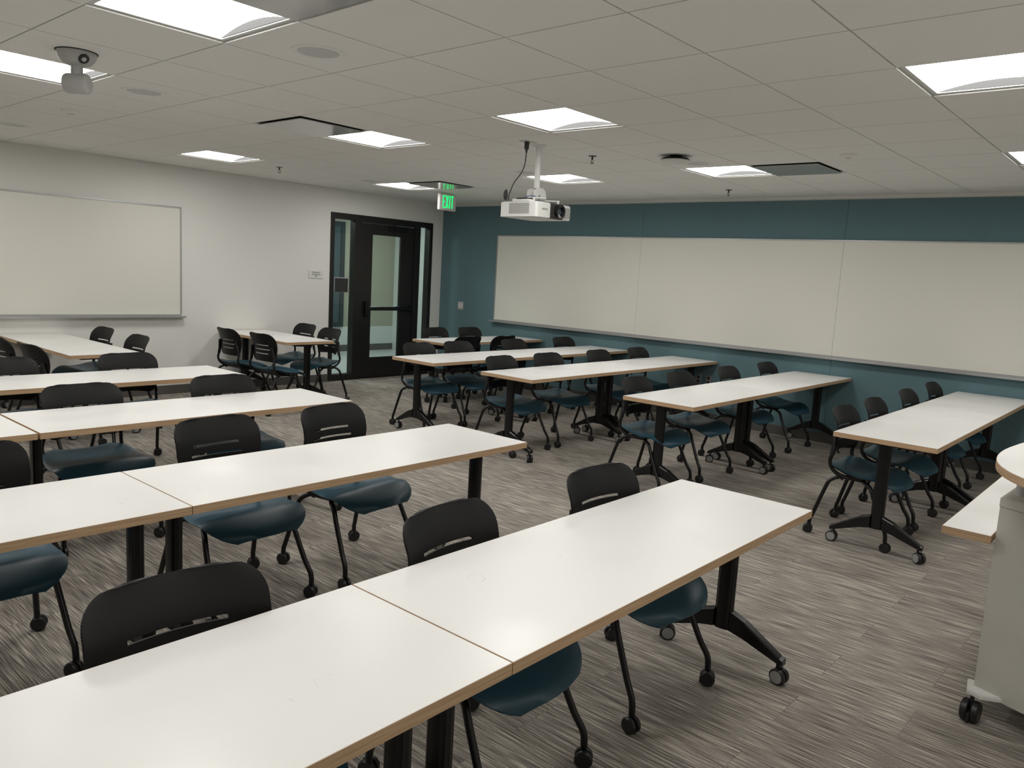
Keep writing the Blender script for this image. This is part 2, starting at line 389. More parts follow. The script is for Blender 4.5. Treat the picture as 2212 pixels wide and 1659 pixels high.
# hanging camera
t = thing('conference_camera', 'grey ceiling camera with a bowl shaped mount, upper left', 'camera', (1.635, 4.47, ZC), math.radians(-50))
bm = nb(); lathe(bm, [(.095, 0), (.094, -.012), (.086, -.035), (.066, -.058), (.04, -.068), (0, -.07)], n=40); obj('mount', bm, M['camgrey'], t, True)
bm = nb(); lathe(bm, [(.099, 0), (.099, -.004), (.09, -.0045), (0, -.0045)], n=40); obj('gasket', bm, M['dark'], t)
bm = nb(); lathe(bm, [(.036, -.058), (.028, -.075), (.030, -.12), (.038, -.13)], n=24); obj('neck', bm, M['camgrey'], t, True)
bm = nb(); lathe(bm, [(0, -.066), (.030, -.066), (.047, -.055), (.050, -.045), (.050, .045), (.047, .055), (.030, .066), (0, .066)], c=(0, 0, -.155), n=32, axis='X'); obj('head', bm, M['camgrey'], t, True, 25)
# dark oval badge on the bowl: laid on the mount's surface facing the room
ang = math.radians(-36); nrm = Vector((math.cos(ang)*.75, math.sin(ang)*.75, -.66)).normalized(); pos = Vector((math.cos(ang)*.079, math.sin(ang)*.079, -.044))
q4 = nrm.to_track_quat('Z', 'X').to_matrix().to_4x4(); q4.translation = pos
bm = nb(); lathe(bm, [(0, .0025), (.024, .0025), (.026, 0), (.026, -.006)], n=28); bmesh.ops.transform(bm, matrix=q4, verts=bm.verts[:]); bd = obj('badge', bm, M['ink'], t, True)
bm = nb(); lathe(bm, [(.0075, .0026), (.0085, .0036), (.0105, .0036), (.0115, .0026)], n=24); bmesh.ops.transform(bm, matrix=q4, verts=bm.verts[:]); obj('badge_ring', bm, M['white'], bd, True)
# ------------------------------------------------------------------ exit sign
t = thing('exit_sign', 'green lit EXIT sign hanging from the ceiling near the door', 'exit sign', (7.20, 7.53, 2.47))
bm = nb(); box(bm, -.150, .150, -.022, .022, -.108, .100, bev=.012, seg=3); obj('housing', bm, M['exitw'], t, True)
bm = nb(); box(bm, -.07, .07, -.02, .02, .1005, ZC-2.47); obj('canopy', bm, M['exitw'], t)
def letter(bm, ch, x, w, z0, z1, s=.017, y=(-.0245, -.0215)):
    b = lambda a, c, e, f: box(bm, a, c, y[0], y[1], e, f)
    if ch == 'E':
        b(x, x+s, z0, z1)
        for zz in (z0, (z0+z1)/2-s*.4, z1-s*.8): b(x+s, x+w, zz, zz+s*.8)
    if ch == 'I': b(x, x+s, z0, z1)
    if ch == 'T': b(x+w/2-s/2, x+w/2+s/2, z0, z1-s*.8); b(x, x+w, z1-s*.8, z1)
    if ch == 'X':
        for a, c in ((x, x+w-s), (x+w-s, x)):
            vs = [(a, z0), (a+s, z0), (c+s, z1), (c, z1)]
            f = [bm.verts.new((p[0], y[0], p[1])) for p in vs]; g = [bm.verts.new((p[0], y[1], p[1])) for p in vs]
            bm.faces.new(f); bm.faces.new(g[::-1])
            for k in range(4): bm.faces.new((f[k], f[(k+1) % 4], g[(k+1) % 4], g[k]))
for ch, x, wd in (('E', -.095, .046), ('X', -.044, .054), ('I', .022, .017), ('T', .048, .052)):
    bm = nb(); letter(bm, ch, x, wd, -.078, .082); obj('letter', bm, M['green'], t)
# ------------------------------------------------------------------ projector
PX, PY = 4.787, 4.007
t = thing('projector', 'white ceiling mounted projector with a black lens, hanging from a pole', 'projector', (PX, PY, 2.035))
hx, hy, ph = .214, .193, .112
bm = nb(); vs = box(bm, -hx, hx, -hy, hy, 0, ph)
es = [e for e in bm.edges if abs(e.verts[0].co.z-e.verts[1].co.z) > .05]; bmesh.ops.bevel(bm, geom=es, offset=.025, segments=5, affect='EDGES')
es = [e for e in bm.edges if e.verts[0].co.z > ph-.001 and e.verts[1].co.z > ph-.001 and len(e.link_faces) == 2 and abs(e.calc_face_angle(0)) > .8]
bmesh.ops.bevel(bm, geom=es, offset=.006, segments=2, affect='EDGES')
obj('body', bm, M['white'], t, True, 40)
bm = nb(); box(bm, -.058, .098, -hy-.004, -hy+.03, -.002, ph+.001, bev=.006); obj('lens_bay', bm, M['ink'], t)
bm = nb(); lathe(bm, [(0, -hy-.012), (.030, -hy-.012), (.033, -hy-.030), (.050, -hy-.034), (.052, -hy-.026), (.052, -hy+.01)], c=(.040, 0, .056), n=36, axis='Y'); lz = obj('lens', bm, M['frame'], t, True)
bm = nb(); lathe(bm, [(0, -hy-.020), (.018, -hy-.017), (.029, -hy-.0125)], c=(.040, 0, .056), n=28, axis='Y'); obj('lens_glass', bm, mat('lens_glass', (.05, .07, .09, 1), .05, spec=1), lz, True)
bm = nb()
for k in range(13): box(bm, -hx-.0012, -hx+.001, -.115, .085, .022+k*.0062, .0252+k*.0062)
for k in range(9): box(bm, -hx-.0016, -hx+.001, -.113+k*.024, -.1115+k*.024, .020, .101)
obj('side_grille', bm, M['hub'], t)
bm = nb()
for k in range(13): box(bm, .108, .198, -hy-.0012, -hy+.001, .014+k*.0062, .0172+k*.0062)
obj('front_grille', bm, M['hub'], t)
text('brand_lettering', 'NOVO', .020, M['ink'], t, Matrix.Translation((-.122, -hy-.0008, .060)) @ Matrix.Rotation(PI/2, 4, 'X'), .0004, 1.1)
bm = nb()
box(bm, -.212, -.150, -.11, .06, ph, ph+.016, bev=.003); obj('rear_cover', bm, M['white'], t)
bm = nb(); box(bm, -.16, -.09, -.04, .06, ph+.004, ph+.034, bev=.003); obj('cable_box', bm, M['ink'], t)
# mount
mt = thing('projector_mount', 'white ceiling pole and bracket carrying the projector', 'mount', (PX, PY, ZC))
zt = ZC-2.035-ph
bm = nb(); lathe(bm, [(0, 0), (.055, 0), (.055, -.006), (.045, -.010), (0, -.010)], n=32); obj('flange', bm, M['white'], mt, True)
bm = nb(); cyl(bm, (0, 0, -.008), (0, 0, -.325), .0235, n=28); obj('pole', bm, M['white'], mt, True)
bm = nb()
for s in (-1, 1):
    pr = [(-.075, -.385), (-.07, -.345), (-.035, -.328), (.035, -.322), (.07, -.345), (.085, -.395), (.04, -.405), (.0, -.372), (-.04, -.402)]
    f = [bm.verts.new((p[0], s*.030, p[1])) for p in pr]; g = [bm.verts.new((p[0], s*.034, p[1])) for p in pr]
    bm.faces.new(f); bm.faces.new(g[::-1])
    for k in range(len(pr)): bm.faces.new((f[k], f[(k+1) % len(pr)], g[(k+1) % len(pr)], g[k]))
cyl(bm, (0, -.03, -.35), (0, .03, -.35), .018, n=16)
obj('tilt_bracket', bm, M['offw'], mt)
bm = nb(); lathe(bm, [(0, -.394), (.075, -.396), (.08, -.404), (.07, -.412), (0, -.412)], n=36); obj('turning_plate', bm, M['white'], mt, True)
bm = nb()
for a in (35, 125, 215, 305):
    c_, s_ = math.cos(math.radians(a)), math.sin(math.radians(a)); L_ = .185
    pts = [(c_*.02-s_*.011, s_*.02+c_*.011), (c_*.02+s_*.011, s_*.02-c_*.011), (c_*L_+s_*.009, s_*L_-c_*.009), (c_*L_-s_*.009, s_*L_+c_*.009)]
    prism(bm, pts, -.420, -.414); cyl(bm, (c_*(L_-.012), s_*(L_-.012), -.442), (c_*(L_-.012), s_*(L_-.012), -.412), .008, n=10)
obj('spider_arm', bm, M['white'], mt)
# power cable
ct = thing('power_cable', 'black power cable looping from the ceiling down to the projector', 'cable', (4.62, 3.99, ZC))
bm = nb(); box(bm, -.055, .075, -.038, .038, -.004, 0, bev=.002); obj('socket_plate', bm, M['plaque'], ct)
bm = nb(); cyl(bm, (0, 0, -.004), (0, 0, -.055), .019, .017, n=14); cyl(bm, (0, 0, -.055), (0, 0, -.08), .010, .007, n=12); obj('plug', bm, M['ink'], ct, True)
zz = -.43
P = smooth_path([(0, 0, -.078), (-.003, .005, -.16), (-.02, .02, -.23), (-.055, .06, -.31), (-.075, .085, -.40), (-.073, .09, zz), (-.07, .10, zz-.006)], 6)
bm = nb(); tube(bm, P, .0042, 8)
for k in range(4):
    a = math.radians(20+k*28); c0 = Vector((-.06+.012*k, .13+.012*k, zz)); R = .036
    lp = [c0+Vector((math.cos(a)*R*math.cos(u)*.55, math.sin(a)*.4*R*math.cos(u), R*(1+math.sin(u))+.001)) for u in [-PI/2+2*PI*i/20 for i in range(21)]]
    tube(bm, lp, .0035, 6)
obj('cord', bm, M['ink'], ct, True, 60)
bc = thing('signal_cable', 'thin blue cable lying on top of the projector under its bracket', 'cable', (PX-.03, PY-.02, 2.035+ph+.003))
bm = nb(); tube(bm, smooth_path([(-.13, .02, .02), (-.09, 0, .045), (-.04, -.02, .05), (0, -.03, .035), (-.03, -.06, .012), (-.07, -.05, .003)], 5), .003, 6); obj('cord', bm, M['blue'], bc, True, 60)
# ------------------------------------------------------------------ whiteboards
def board(name, label, frame_boxes, panels, tray, extra):
    t = thing(name, label, 'whiteboard')
    for p in panels: bxo('writing_panel', p, M['board'], t)
    bm = nb()
    for b in frame_boxes: box(bm, *b)
    obj('frame', bm, M['alu'], t)
    bm = nb()
    for b in tray: box(bm, *b)
    obj('tray', bm, M['alu'], t)
    return t
y = Y1-.001; bx0, bx1, bz0, bz1 = 1.86, 4.302, .912, 2.124
board('whiteboard', 'whiteboard with a thin metal frame on the grey wall at left',
      [(bx0, bx1, y-.02, y, bz1, bz1+.016), (bx0-.016, bx0, y-.02, y, bz0, bz1+.016), (bx1, bx1+.016, y-.02, y, bz0, bz1+.016), (bx0, bx1, y-.02, y, bz0, bz0+.012)],
      [(bx0, bx1, y-.012, y, bz0+.012, bz1)], [(bx0-.03, bx1+.04, y-.075, y, bz0-.022, bz0-.010), (bx0-.03, bx1+.04, y-.078, y-.072, bz0-.024, bz0-.004), (bx0, bx1, y-.03, y, bz0-.02, bz0)], None)
x = X1-.001; ys = [7.70, 5.305, 2.866, .42]; bz0, bz1 = .925, 2.122
board('whiteboard', 'very long cream whiteboard of three panels on the teal wall',
      [(x-.018, x, .42, 7.70, bz1, bz1+.013), (x-.02, x, 7.70, 7.716, bz0, bz1+.013), (x-.02, x, .404, .42, bz0, bz1+.013), (x-.018, x, .42, 7.70, bz0, bz0+.010)],
      [(x-.012, x, ys[k+1]+.0012, ys[k]-.0012, bz0+.010, bz1) for k in range(3)],
      [(x-.075, x, .38, 7.745, bz0-.022, bz0-.010), (x-.078, x-.072, .38, 7.745, bz0-.026, bz0-.004), (x-.03, x, .42, 7.70, bz0-.02, bz0)], None)
# ------------------------------------------------------------------ door with side lights
d = struct(thing('door_1', 'x', 'x')); del d['label']; del d['category']
ya, yb = Y1-.012, Y1+.10
bm = nb(); B = lambda a, b_, c, e, yy=None: box(bm, a, b_, ya, yy or yb, c, e)
B(DX0, DX0+.062, 0, DZ, Y1+.022); B(DX0+.062, 6.765, 0, .085); B(DX0+.062, 6.765, 2.205, DZ); B(6.765, 6.885, 0, DZ); B(6.885, 7.85, 2.19, DZ)
B(7.85, 7.965, 0, DZ, Y1+.022); B(7.965, 8.15, 0, .085); B(7.965, 8.15, 2.205, DZ); B(8.15, DX1, 0, DZ)
B(6.885, 7.85, 0, .005, Y1+.08)
obj('door_frame', bm, M['doorf'], d)
bm = nb()
for a, b_ in ((6.428, 6.765), (7.965, 8.15)): box(bm, a, b_, Y1+.03, Y1+.036, .085, 2.205)
obj('side_glass', bm, M['glass'], d)
leaf = nb(); yl0, yl1 = Y1+.004, Y1+.040
for b_ in ((6.890, 7.085, .006, 2.185), (7.605, 7.846, .006, 2.185), (7.085, 7.605, .006, .30), (7.085, 7.605, 2.035, 2.185)): box(leaf, b_[0], b_[1], yl0, yl1, b_[2], b_[3])
lf = obj('door_leaf', leaf, M['doorf'], d)
bxo('door_glass', (7.085, 7.605, Y1+.018, Y1+.024, .30, 2.035), M['glass'], lf)
bm = nb(); box(bm, 6.95, 7.83, Y1-.055, Y1-.025, .973, 1.028, bev=.008); box(bm, 6.955, 7.02, Y1-.05, yl0, .89, 1.105, bev=.008); box(bm, 7.77, 7.83, Y1-.03, yl0, .96, 1.04)
obj('push_bar', bm, M['frame'], lf)
bm = nb(); box(bm, 7.37, 7.72, Y1-.03, yl0, 2.105, 2.175, bev=.006); tube(bm, [Vector((7.43, Y1-.02, 2.17)), Vector((7.43, Y1-.05, 2.19)), Vector((7.62, Y1-.06, 2.215))], .008, 8); obj('door_closer', bm, M['frame'], lf)
tag(bxo('door_tag', (7.50, 7.585, Y1-.050, Y1-.030, 1.0285, 1.034), M['blue']), 'small blue tag lying on the door push bar', 'tag')
st = tag(bxo('glass_sticker', (6.476, 6.692, Y1+.024, Y1+.0285, 1.222, 1.410), M['ink']), 'dark square sign stuck on the left side glass of the door', 'sign')
bm = nb(); box(bm, 6.468, 6.700, Y1+.0288, Y1+.0296, 1.218, 1.420); obj('backing', bm, M['lgrey'], st)
# ------------------------------------------------------------------ corridor beyond the glass
struct(bxo('floor_corridor', (4.2, 13, Y1+.06, 11.9, -.05, -.001), M['hallf']))
wf = struct(bxo('wall_corridor', (4.2, 10.05, 11.9, 12.0, 0, 2.75), M['hallw']))
bxo('lit_wall_band', (4.2, 10.05, 11.893, 11.9, .12, .455), M['hallp'], wf)  # lit part of the wall below the shadow line, put in as paler colour
struct(bxo('baseboard_corridor', (4.2, 10.05, 11.885, 11.8925, 0, .12), M['base']))
struct(bxo('wall_corridor_end', (10.05, 10.15, 10.1, 13, 0, 2.75), M['hallp']))
struct(bxo('wall_corridor_side', (11.6, 11.7, Y1+.2, 13, 0, 2.75), M['hallp']))
struct(bxo('wall_corridor_left', (4.1, 4.2, Y1+.12, 12, 0, 2.75), M['hallw']))
struct(bxo('ceiling_corridor', (4.2, 13, Y1+.12, 13, 2.70, 2.75), M['tile']))
wn = struct(thing('window_1', 'x', 'x')); del wn['label']; del wn['category']
bm = nb(); a0, a1, b0, b1, yy = 6.9, 8.84, .46, 2.36, 11.86
for b_ in ((a0, a1, b0, b0+.08), (a0, a1, b1-.08, b1), (a0, a0+.08, b0+.08, b1-.08), (a1-.09, a1, b0+.08, b1-.08)): box(bm, b_[0], b_[1], yy, 11.892, b_[2], b_[3])
obj('window_frame', bm, M['halld'], wn)
bxo('pane', (a0+.08, a1-.09, yy+.015, yy+.02, b0+.08, b1-.08), M['hallg'], wn)
for k, (cx, cy) in enumerate(((6.2, 10.4), (8.6, 10.4), (10.9, 10.4))):
    t = thing('corridor_light', ['corridor ceiling light beyond the left side glass', 'corridor ceiling light straight beyond the glass door', 'corridor ceiling light beyond the right side glass'][k], 'ceiling light', (cx, cy, 2.70))
    bxo('frame', (-.31, .31, -.31, .31, -.012, 0), M['offw'], t); bxo('diffuser', (-.28, .28, -.28, .28, -.016, -.0125), M['hglow'], t)
# ------------------------------------------------------------------ small wall things
t = thing('occupancy_sign', 'small white maximum occupancy sign on the wall left of the door', 'sign', (6.148, Y1-.001, 1.447))
bxo('plate', (-.113, .113, -.008, 0, -.052, .052), M['white'], t, .002)
text('lettering', 'Maximum\nOccupancy\n42', .030, M['ink'], t, Matrix.Translation((0, -.0086, .0)) @ Matrix.Rotation(PI/2, 4, 'X'), .0003)
t = thing('light_switch', 'double rocker light switch plate on the teal wall', 'light switch', (X1-.0005, 8.405, 1.083))
bxo('plate', (-.006, 0, -.058, .058, -.06, .06), M['plaque'], t, .002)
for s in (-1, 1): bxo('rocker', (-.011, -.006, s*.024-.016, s*.024+.016, -.034, .034), M['white'], t, .002)
def outlet(loc, label):
    t = thing('wall_outlet', label, 'outlet', loc, 0, 'outlets low on the teal wall')
    bxo('plate', (-.006, 0, -.035, .035, -.057, .057), M['alu'], t, .002)
    for s in (-1, 1): bxo('receptacle', (-.009, -.006, -.017, .017, s*.025-.015, s*.025+.015), M['ink'], t, .002)
    return t
o0 = outlet((X1-.0005, 4.245, .49), 'right hand outlet low on the teal wall behind the chairs')
dup(o0, (X1-.0005, 4.375, .49), 0, 'left hand outlet low on the teal wall, partly behind a chair')
# ------------------------------------------------------------------ tables
ZT = .7266
def caster_bm(c, r, wd, ang, stem_z, stem_xy):
    """twin wheel caster at floor point c, wheels' axle turned by ang"""
    bm = nb(); ax = Vector((math.cos(ang), math.sin(ang), 0)); cc = Vector((c[0], c[1], r))
    M4 = Matrix.Translation(cc) @ Matrix.Rotation(ang, 4, 'Z')
    for s in (-1, 1):
        b2 = nb(); a, b_ = s*wd*.10, s*wd*.5
        lathe(b2, [(0, a), (r*.9, a), (r, a+s*.003), (r, b_-s*.005), (r*.86, b_), (0, b_)], n=24, axis='X')
        bmesh.ops.transform(b2, matrix=M4, verts=b2.verts[:]); me = bpy.data.meshes.new('tmp'); b2.to_mesh(me); b2.free(); bm.from_mesh(me); bpy.data.meshes.remove(me)
    b2 = nb(); box(b2, -wd*.11, wd*.11, -r*.75, r*1.02, r*.15, r*1.12, bev=.004); bmesh.ops.transform(b2, matrix=Matrix.Translation(Vector((c[0], c[1], 0))) @ Matrix.Rotation(ang, 4, 'Z'), verts=b2.verts[:])
    me = bpy.data.meshes.new('tmp'); b2.to_mesh(me); b2.free(); bm.from_mesh(me); bpy.data.meshes.remove(me)
    cyl(bm, (stem_xy[0], stem_xy[1], r*1.0), (stem_xy[0], stem_xy[1], stem_z), .0075, n=10)
    return bm
def make_table(Lx, Dy, label, group, loc, rz=0, legs=(-1, 1), name='training_table'):
    t = thing(name, label, 'table', loc, rz, group); hx, hy = Lx/2, Dy/2
    bm = nb(); box(bm, -hx+.0012, hx-.0012, -hy+.0012, hy-.0012, ZT-.0285, ZT, bev=.0008, seg=1); obj('tabletop', bm, M['lam'], t)['label'] = 'white laminate tabletop'
    bm = nb()
    a, b_ = ZT-.031, ZT-.0009
    box(bm, -hx, hx, -hy, -hy+.0011, a, b_); box(bm, -hx, hx, hy-.0011, hy, a, b_); box(bm, -hx, -hx+.0011, -hy+.0011, hy-.0011, a, b_); box(bm, hx-.0011, hx, -hy+.0011, hy-.0011, a, b_)
    box(bm, -hx+.0011, hx-.0011, -hy+.0011, hy-.0011, ZT-.031, ZT-.0287)
    obj('edge_band', bm, M['oak'], t)['label'] = 'tan wood edge band'
    for s in legs:
        lx = s*(hx-.072)
        bm = nb(); n = 24; pr = []
        for k in range(n):
            an = 2*PI*k/n; rx, ry = .026, .040; fl = 1-.06*(k % 2)
            pr.append((lx+rx*fl*math.copysign(abs(math.cos(an))**.8, math.cos(an)), ry*fl*math.copysign(abs(math.sin(an))**.8, math.sin(an))))
        prism(bm, pr, .150, ZT-.045); obj('leg', bm, M['frame'], t, True, 25)
        bm = nb(); box(bm, lx-.030, lx+.030, -.20, .20, ZT-.046, ZT-.0315, bev=.004); box(bm, lx-s*.09-.045, lx-s*.09+.045, -.05, .05, ZT-.052, ZT-.0315, bev=.004); obj('top_bracket', bm, M['pan'], t)
        for sy in (-1, 1):
            bm = nb()
            # tapered arm: deep at the column, thin at its end, flat top face
            A = [(.036, .152, .232), (.10, .138, .208), (.262, .082, .112), (.276, .080, .108)]
            ring = []
            for (yy_, z0, z1) in A:
                wd = .024 if yy_ < .2 else .019
                ring.append([bm.verts.new((lx+dx, sy*yy_, zz_)) for dx, zz_ in ((-wd, z0), (wd, z0), (wd, z1-.006), (wd-.006, z1), (-wd+.006, z1), (-wd, z1-.006))])
            for p, q_ in zip(ring, ring[1:]):
                for k in range(6): bm.faces.new((p[k], p[(k+1) % 6], q_[(k+1) % 6], q_[k]))
            bm.faces.new(ring[0]); bm.faces.new(ring[-1][::-1])
            ft = obj('foot', bm, M['frame'], t)
            cy = sy*.252; an = .35*sy+(.2 if s > 0 else -.3)
            bm = caster_bm((lx+.008*sy, cy+sy*.012), .034, .052, an, .085, (lx, cy)); cs = obj('caster', bm, M['wheel'], ft, True, 30)
            M4 = Matrix.Translation((lx+.008*sy, cy+sy*.012, .034)) @ Matrix.Rotation(an, 4, 'Z')
            for q_ in (-1, 1):
                bm = nb(); lathe(bm, [(.0, q_*.0268), (.023, q_*.0268), (.026, q_*.0262), (.026, q_*.0255), (0, q_*.0255)], n=24, axis='X')
                bmesh.ops.transform(bm, matrix=M4, verts=bm.verts[:]); o = obj('hub_cap', bm, M['hub'], ft, True, 30); o['label'] = 'grey hub disc'
    return t
GL, GR, GP = 'white tables of the left rows', 'white tables of the right rows by the teal wall', 'white tables set against the back walls'
lx0, lx1 = 1.290, 3.120; W = lx1-lx0
def mid(a, b): return (a+b)/2
LR = [(1.069, 1.660), (2.576, 3.171), (4.062, 4.652), (5.405, 6.000)]
TL = ['white table with tan edge, right half of the row nearest the camera', 'white table with tan edge, left half of the row nearest the camera',
      'right hand white table of the second row from the camera, left block', 'left hand white table of the second row from the camera, left block',
      'long white table in the third row of the left block', 'sliver of white table at the left edge, joined to the third row table',
      'white table in the fourth row of the left block, below the whiteboard']
ta = make_table(W-.003, .593, TL[0], GL, (mid(lx0, lx1), mid(*LR[0]), 0))
dup(ta, (mid(lx0, lx1)-W, mid(*LR[0]), 0), 0, TL[1]); dup(ta, (mid(lx0, lx1)+.004, mid(*LR[1]), 0), 0, TL[2]); dup(ta, (mid(lx0, lx1)-W+.004, mid(*LR[1]), 0), 0, TL[3])
dup(ta, (mid(lx0, lx1)-.002, mid(*LR[2]), 0), 0, TL[4]); dup(ta, (mid(lx0, lx1)-.002-W-.008, mid(*LR[2]), 0), 0, TL[5]); dup(ta, (mid(lx0, lx1)+.02, mid(*LR[3]), 0), 0, TL[6])
RR = [(1.046, 1.656), (2.632, 3.238), (4.143, 4.737), (5.358, 5.944)]
RN = ['nearest', 'second', 'third', 'fourth']
rx0, rxs, rx1 = 5.037, 6.565, 8.405
tb = make_table(rxs-rx0-.002, .600, 'aisle end white table of the nearest row in the right block', GR, (mid(rx0, rxs), mid(*RR[0]), 0))
tc = make_table(rx1-rxs-.002, .600, 'wall side white table of the nearest row in the right block', GR, (mid(rxs, rx1), mid(*RR[0]), 0))
for k in (1, 2, 3):
    dup(tb, (mid(rx0, rxs), mid(*RR[k]), 0), 0, 'aisle end white table of the %s row in the right block' % RN[k])
    dup(tc, (mid(rxs, rx1), mid(*RR[k]), 0), 0, 'wall side white table of the %s row in the right block' % RN[k])
dup(tc, (mid(6.545, 8.39), 7.06, 0), 0, 'single white table at the back corner between the door and teal wall', GP)
make_table(Y1-.02-6.97, .603, 'white table standing end on to the grey wall under the whiteboard', GP, (2.75, mid(6.97, Y1-.02), 0), PI/2)
make_table(Y1-.02-7.40, .628, 'short white table standing end on to the grey wall beside the door', GP, (5.086, mid(7.40, Y1-.02), 0), PI/2)
# ------------------------------------------------------------------ chairs
def make_chair(label, group, loc, rz):
    t = thing('classroom_chair', label, 'chair', loc, rz, group)
    # seat: saddle shaped cushion, front edge rolled down
    bm = nb(); NU, NV = 22, 24; top = []
    def outline(v):   # half width at depth v (0 rear .. 1 front)
        y = .185-.478*v
        wdt = .218+.048*math.sin(min(1, v/.62)*PI/2)
        if v < .16: k = 1-v/.16; wdt = wdt-.07+.07*math.sqrt(max(0, 1-k*k))
        if v > .60: k = (v-.60)/.40; wdt = wdt*(max(0.0, 1-.64*k**2.8))**.5
        return y, wdt
    def zt(u, v):
        z = .452
        z += .030*max(0, 1-v/.30)**1.5                        # raised rear rim
        z += .020*abs(u)**2.2*max(0, 1-abs(v-.18)/.42)         # raised rear sides
        z -= .014*math.exp(-((v-.42)/.2)**2)*(1-.35*abs(u))      # dish
        z += .010*math.exp(-((v-.66)/.13)**2)*(1-u*u*.3)                    # thigh roll
        z -= .056*max(0, (v-.64)/.36)**1.9                       # waterfall front
        z -= .016*abs(u)**3*max(0, (v-.40)/.60)         # drooping front sides
        return z
    th = .030; tv, bv = [], []
    for j in range(NV+1):
        v = j/NV; y, hw = outline(v); a, b_ = [], []
        for i in range(NU+1):
            u = -1+2*i/NU; us = math.sin(u*PI/2)
            edge = min(1, abs(us)**8+(1-min(1, v/.06))**2+(max(0, v-.93)/.07)**2)
            yy = y+.034*us*us*max(0, (v-.55)/.45)**1.5
            a.append(bm.verts.new((us*hw, yy, zt(us, v)-.010*edge)))
            b_.append(bm.verts.new((us*hw*.985, yy*.99, zt(us, v)-.010*edge-.006-(th-.006)*(1-edge**.5))))
        tv.append(a); bv.append(b_)
    for j in range(NV):
        for i in range(NU):
            bm.faces.new((tv[j][i], tv[j+1][i], tv[j+1][i+1], tv[j][i+1])); bm.faces.new((bv[j][i], bv[j][i+1], bv[j+1][i+1], bv[j+1][i]))
    for j in range(NV):
        for i in (0, NU): bm.faces.new((tv[j][i], tv[j+1][i], bv[j+1][i], bv[j][i]))
    for i in range(NU):
        for j in (0, NV): bm.faces.new((tv[j][i], tv[j][i+1], bv[j][i+1], bv[j][i]))
    obj('seat', bm, M['seat'], t, True, 60)['label'] = 'dark teal moulded seat'
    # black pan under the seat
    bm = nb(); A, B_ = [], []
    for j in range(13):
        v = .05+.74*j/12; y, hw = outline(v); a, b_ = [], []
        for i in range(11):
            u = -1+2*i/10
            y_ = y+.034*u*u*max(0, (v-.55)/.45)**1.5
            a.append(bm.verts.new((u*hw*.93, y_, zt(u, v)-.018))); b_.append(bm.verts.new((u*hw*.82, y_*.97, zt(u*.84, v)-.044+.012*abs(u)**3)))
        A.append(a); B_.append(b_)
    for j in range(12):
        for i in range(10): bm.faces.new((A[j][i], A[j+1][i], A[j+1][i+1], A[j][i+1])); bm.faces.new((B_[j][i], B_[j][i+1], B_[j+1][i+1], B_[j+1][i]))
        for i in (0, 10): bm.faces.new((A[j][i], A[j+1][i], B_[j+1][i], B_[j][i]))
    for i in range(10):
        for j in (0, 12): bm.faces.new((A[j][i], A[j][i+1], B_[j][i+1], B_[j][i]))
    obj('seat_pan', bm, M['pan'], t, True, 60)
    # backrest with three slots
    bm = nb(); ztop, zbot = .841, .552; Wd = .217
    slots = [(.717, .70), (.672, .74), (.628, .66)]
    zs = set([zbot, zbot+.006, zbot+.018, zbot+.035, zbot+.025, ztop, ztop-.003, ztop-.009, ztop-.018, ztop-.032, ztop-.05, ztop-.07, ztop-.09])
    for z, _ in slots: zs |= {z-.0055, z+.0055, z-.016, z+.016, z, z-.024, z+.024}
    zs |= {.775}
    zs = sorted(zs)
    zs = [z for k, z in enumerate(zs) if k == 0 or z-zs[k-1] > .0015]
    us = sorted({-1, -.97, -.92, -.85, -.8, 1, .97, .92, .85, .8, 0} | {s*a for s in (-1, 1) for a in (.12, .25, .36, .46, .55, .62, .68, .70, .74)})
    def bw(z):
        w_ = Wd-.030*max(0, (.70-z)/.145)**1.3
        r = .070
        if z > ztop-r: q_ = z-(ztop-r); w_ = w_-r+math.sqrt(max(0, r*r-q_*q_))*1.0
        r = .035
        if z < zbot+r: q_ = (zbot+r)-z; w_ = w_-r+math.sqrt(max(0, r*r-q_*q_))
        return w_
    def by(u, z):
        yc = .180+.046*max(0, (z-.66)/.18)**1.8-.004*math.sin((z-.555)/.3*PI)
        return yc-.052*u*u+.026*u**4*max(0, (z-.75)/.09)**1.6
    G = [[bm.verts.new((u*bw(z), by(u, z), z-.012*u*u*max(0, (z-.80)/.055)*0)) for u in us] for z in zs]
    for j in range(len(zs)-1):
        zm = (zs[j]+zs[j+1])/2
        for i in range(len(us)-1):
            um = abs(us[i]+us[i+1])/2
            if any(abs(zm-z) < .0056 and um < hw_*.80 for z, hw_ in slots): continue
            bm.faces.new((G[j][i], G[j][i+1], G[j+1][i+1], G[j+1][i]))
    bmesh.ops.recalc_face_normals(bm, faces=bm.faces[:])
    bmesh.ops.solidify(bm, geom=bm.faces[:], thickness=.0075)
    loose = [v for v in bm.verts if not v.link_faces]; bmesh.ops.delete(bm, geom=loose, context='VERTS')
    obj('backrest', bm, M['back'], t, True, 50)['label'] = 'black plastic backrest with three slots'
